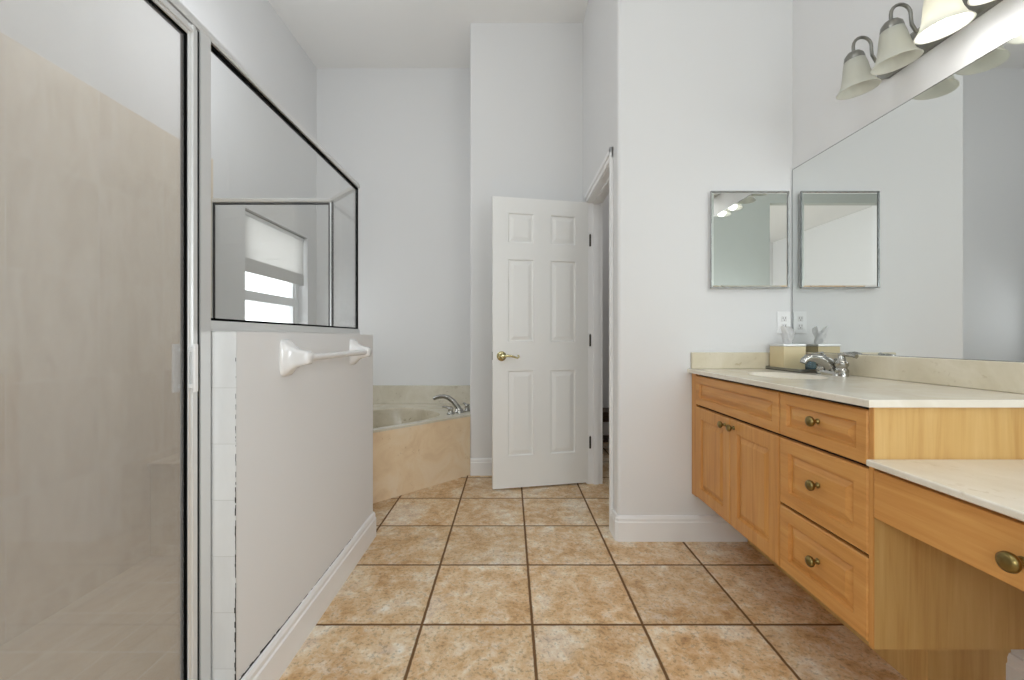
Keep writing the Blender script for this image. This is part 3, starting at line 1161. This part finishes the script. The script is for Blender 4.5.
for j in range(NV + 1):
    row = []
    f = j / NV
    for i in range(NU):
        a = 2 * PI * i / NU
        rad = (0.020 + 0.018 * f) * (1 + 0.35 * math.sin(3 * a + 4 * f) + 0.2 * rr.uniform(-1, 1) * f)
        row.append(m.bm.verts.new((1.402 + rad * 0.6 * math.cos(a) - 0.012 * f, 2.106 + rad * 0.8 * math.sin(a) + 0.006 * f, TZ0 + 0.118 + f * 0.078 * (1 + 0.25 * math.sin(2 * a + 1)))))
    gridv.append(row)
m._skin(gridv, cap=False)
m.build('tissue', 'paper', t, smooth=80)
t = tag(MB().lathe([(0.020, 0), (0.0225, 0.003), (0.026, 0.075), (0.0245, 0.075), (0.0215, 0.006), (0, 0.006)], (1.408, 1.965, TZ0), seg=24, cap=False).build('tumbler', 'bluglass', origin=(1.408, 1.965, TZ0), smooth=40),
        'small bluish glass tumbler on the tray between tissue box and faucet', 'glass')

# wall mirror, medicine cabinet, outlet
t = thing('wall_mirror', 'large frameless mirror covering the wall above the countertops', 'mirror', (XR, 1.2, 0.992))
m = MB().box(1.4745, 1.4772, 0.25, 2.192, 0.9915, 1.938)
m.build('mirror_glass', 'mirror', t)
m = MB()
for q in ((0.25, 0.253, 0.9915, 1.938), (2.1905, 2.194, 0.9915, 1.938), (0.25, 2.194, 1.9365, 1.9395), (0.25, 2.194, 0.9902, 0.9925)):
    m.box(1.4738, 1.4795, *q)
m.build('edge_trim', 'mirroredge', t)

t = thing('medicine_cabinet', 'small mirrored medicine cabinet on the wall beside the large mirror', 'cabinet', (1.24, 2.19, 1.32))
m = MB().box(1.046, 1.436, 2.178, 2.1985, 1.325, 1.813)
m.build('body', 'plastic', t)
m = MB()
MX0, MX1, MZ0, MZ1 = 1.0385, 1.4435, 1.318, 1.820
m.nest(lambda u_, v_, d_: (u_, 2.170 + d_, v_), MX0 + 0.004, MZ0 + 0.004, MX1 - 0.004, MZ1 - 0.004, [(0, 0.004), (0.010, 0.001), (0.011, 0.001)], back=0.008)
md = m.build('mirror_door', 'mirror', t)
m = MB()
for q in ((MX0, MX0 + 0.004, MZ0, MZ1), (MX1 - 0.004, MX1, MZ0, MZ1), (MX0, MX1, MZ0, MZ0 + 0.004), (MX0, MX1, MZ1 - 0.004, MZ1)):
    m.box(q[0], q[1], 2.168, 2.180, q[2], q[3], 0.001)
m.build('frame', 'mirroredge', md)

t = thing('power_outlet', 'white duplex wall outlet below the medicine cabinet', 'outlet', (1.432, 2.2, 1.14))
m = MB().box(1.397, 1.467, 2.1945, 2.1998, 1.083, 1.198, 0.002)
m.build('cover_plate', 'plastic', t)
for zc in (1.1605, 1.1205):
    m = MB().box(1.418, 1.446, 2.1925, 2.196, zc - 0.014, zc + 0.014, 0.0015)
    sk = m.build('socket', 'ceramic', t)
    m = MB().box(1.4245, 1.4265, 2.1918, 2.1935, zc - 0.001, zc + 0.009).box(1.4375, 1.4395, 2.1918, 2.1935, zc - 0.001, zc + 0.009)
    m.lathe([(0.0026, 0), (0.0026, 0.002)], (1.432, 2.1935, zc - 0.007), axis=(0, -1, 0), seg=10)
    m.build('slots', 'slot', sk)

# ---------------------------------------------------------------- vanity light
t = thing('vanity_light', 'brushed nickel vanity light with frosted bell shades above the mirror', 'wall lamp', (XR, 1.36, 2.12))
LX, LZ = 1.33, 2.008
ys = [1.604, 1.446, 1.288, 1.130]
yc = sum(ys) / 4
m = MB()
py = [(1.675, 2.09), (1.675, 2.155), (1.64, 2.172), (1.095, 2.172), (1.06, 2.155), (1.06, 2.09), (1.095, 2.073), (1.64, 2.073)]
a = [m.bm.verts.new((XR - 0.0005, p[0], p[1])) for p in py]
b = [m.bm.verts.new((XR - 0.016, p[0], p[1])) for p in py]
c = [m.bm.verts.new((XR - 0.022, yc + (p[0] - yc) * 0.975, 2.1225 + (p[1] - 2.1225) * 0.8)) for p in py]
for i in range(8):
    j = (i + 1) % 8
    m.f([a[i], a[j], b[j], b[i]])
    m.f([b[i], b[j], c[j], c[i]])
m.f(c)
m.f(a[::-1])
m.build('back_plate', 'nickel', t)
for k, y in enumerate(ys):
    m = MB()
    arc = [(XR - 0.020, y, 2.112), (XR - 0.050, y, 2.108), (XR - 0.082, y, 2.116), (XR - 0.097, y, 2.140), (XR - 0.100, y, 2.165)]
    LT = LX - 0.019
    cx, cz, rad = (XR - 0.100 + LT) / 2, 2.174, (XR - 0.100 - LT) / 2
    arc += [(cx + rad * math.cos(math.radians(q)), y, cz + rad * math.sin(math.radians(q))) for q in range(0, 181, 20)]
    arc += [(LT, y, 2.164), (LT + 0.001, y, 2.145)]
    m.tube(arc, 0.0055, 12)
    m.lathe([(0.013, 0), (0.013, 0.004), (0.007, 0.008)], (XR - 0.021, y, 2.112), axis=(-1, 0, 0), seg=16)
    arm = m.build('arm', 'nickel', t, smooth=40)
    AX = (-0.13, 0, 1)
    m = MB().lathe([(0.006, 0.146), (0.020, 0.142), (0.030, 0.130), (0.0325, 0.118), (0.0325, 0.108), (0.030, 0.106)], (LX, y, LZ), axis=AX, seg=24)
    m.build('cap', 'nickel', arm, smooth=40)
    m = MB()
    prof = [(0.026, 0.122), (0.0335, 0.110), (0.038, 0.090), (0.042, 0.065), (0.047, 0.040), (0.055, 0.018), (0.066, 0.002), (0.068, 0.000)]
    inn = [(r_ - 0.0028, h) for r_, h in prof][::-1]
    m.lathe(prof + inn, (LX, y, LZ), axis=AX, seg=40, cap=False)
    m.build('shade', 'shade', arm, smooth=50)
    lit = k >= 2
    m = MB().lathe([(0.012, 0.11), (0.013, 0.09), (0.022, 0.07), (0.027, 0.052), (0.022, 0.034), (0.010, 0.026), (0, 0.025)], (LX, y, LZ), axis=AX, seg=20)
    m.build('bulb', 'bulb' if lit else 'bulboff', arm, smooth=60)
    if lit:
        l = bpy.data.lights.new('bulb_light', 'POINT')
        l.energy = 0.95
        l.shadow_soft_size = 0.03
        l.color = (1, 0.985, 0.97)
        o = bpy.data.objects.new('bulb_light', l)
        COL.objects.link(o)
        o.parent = t
        o.location = Vector((LX, y, LZ + 0.012)) - t.location
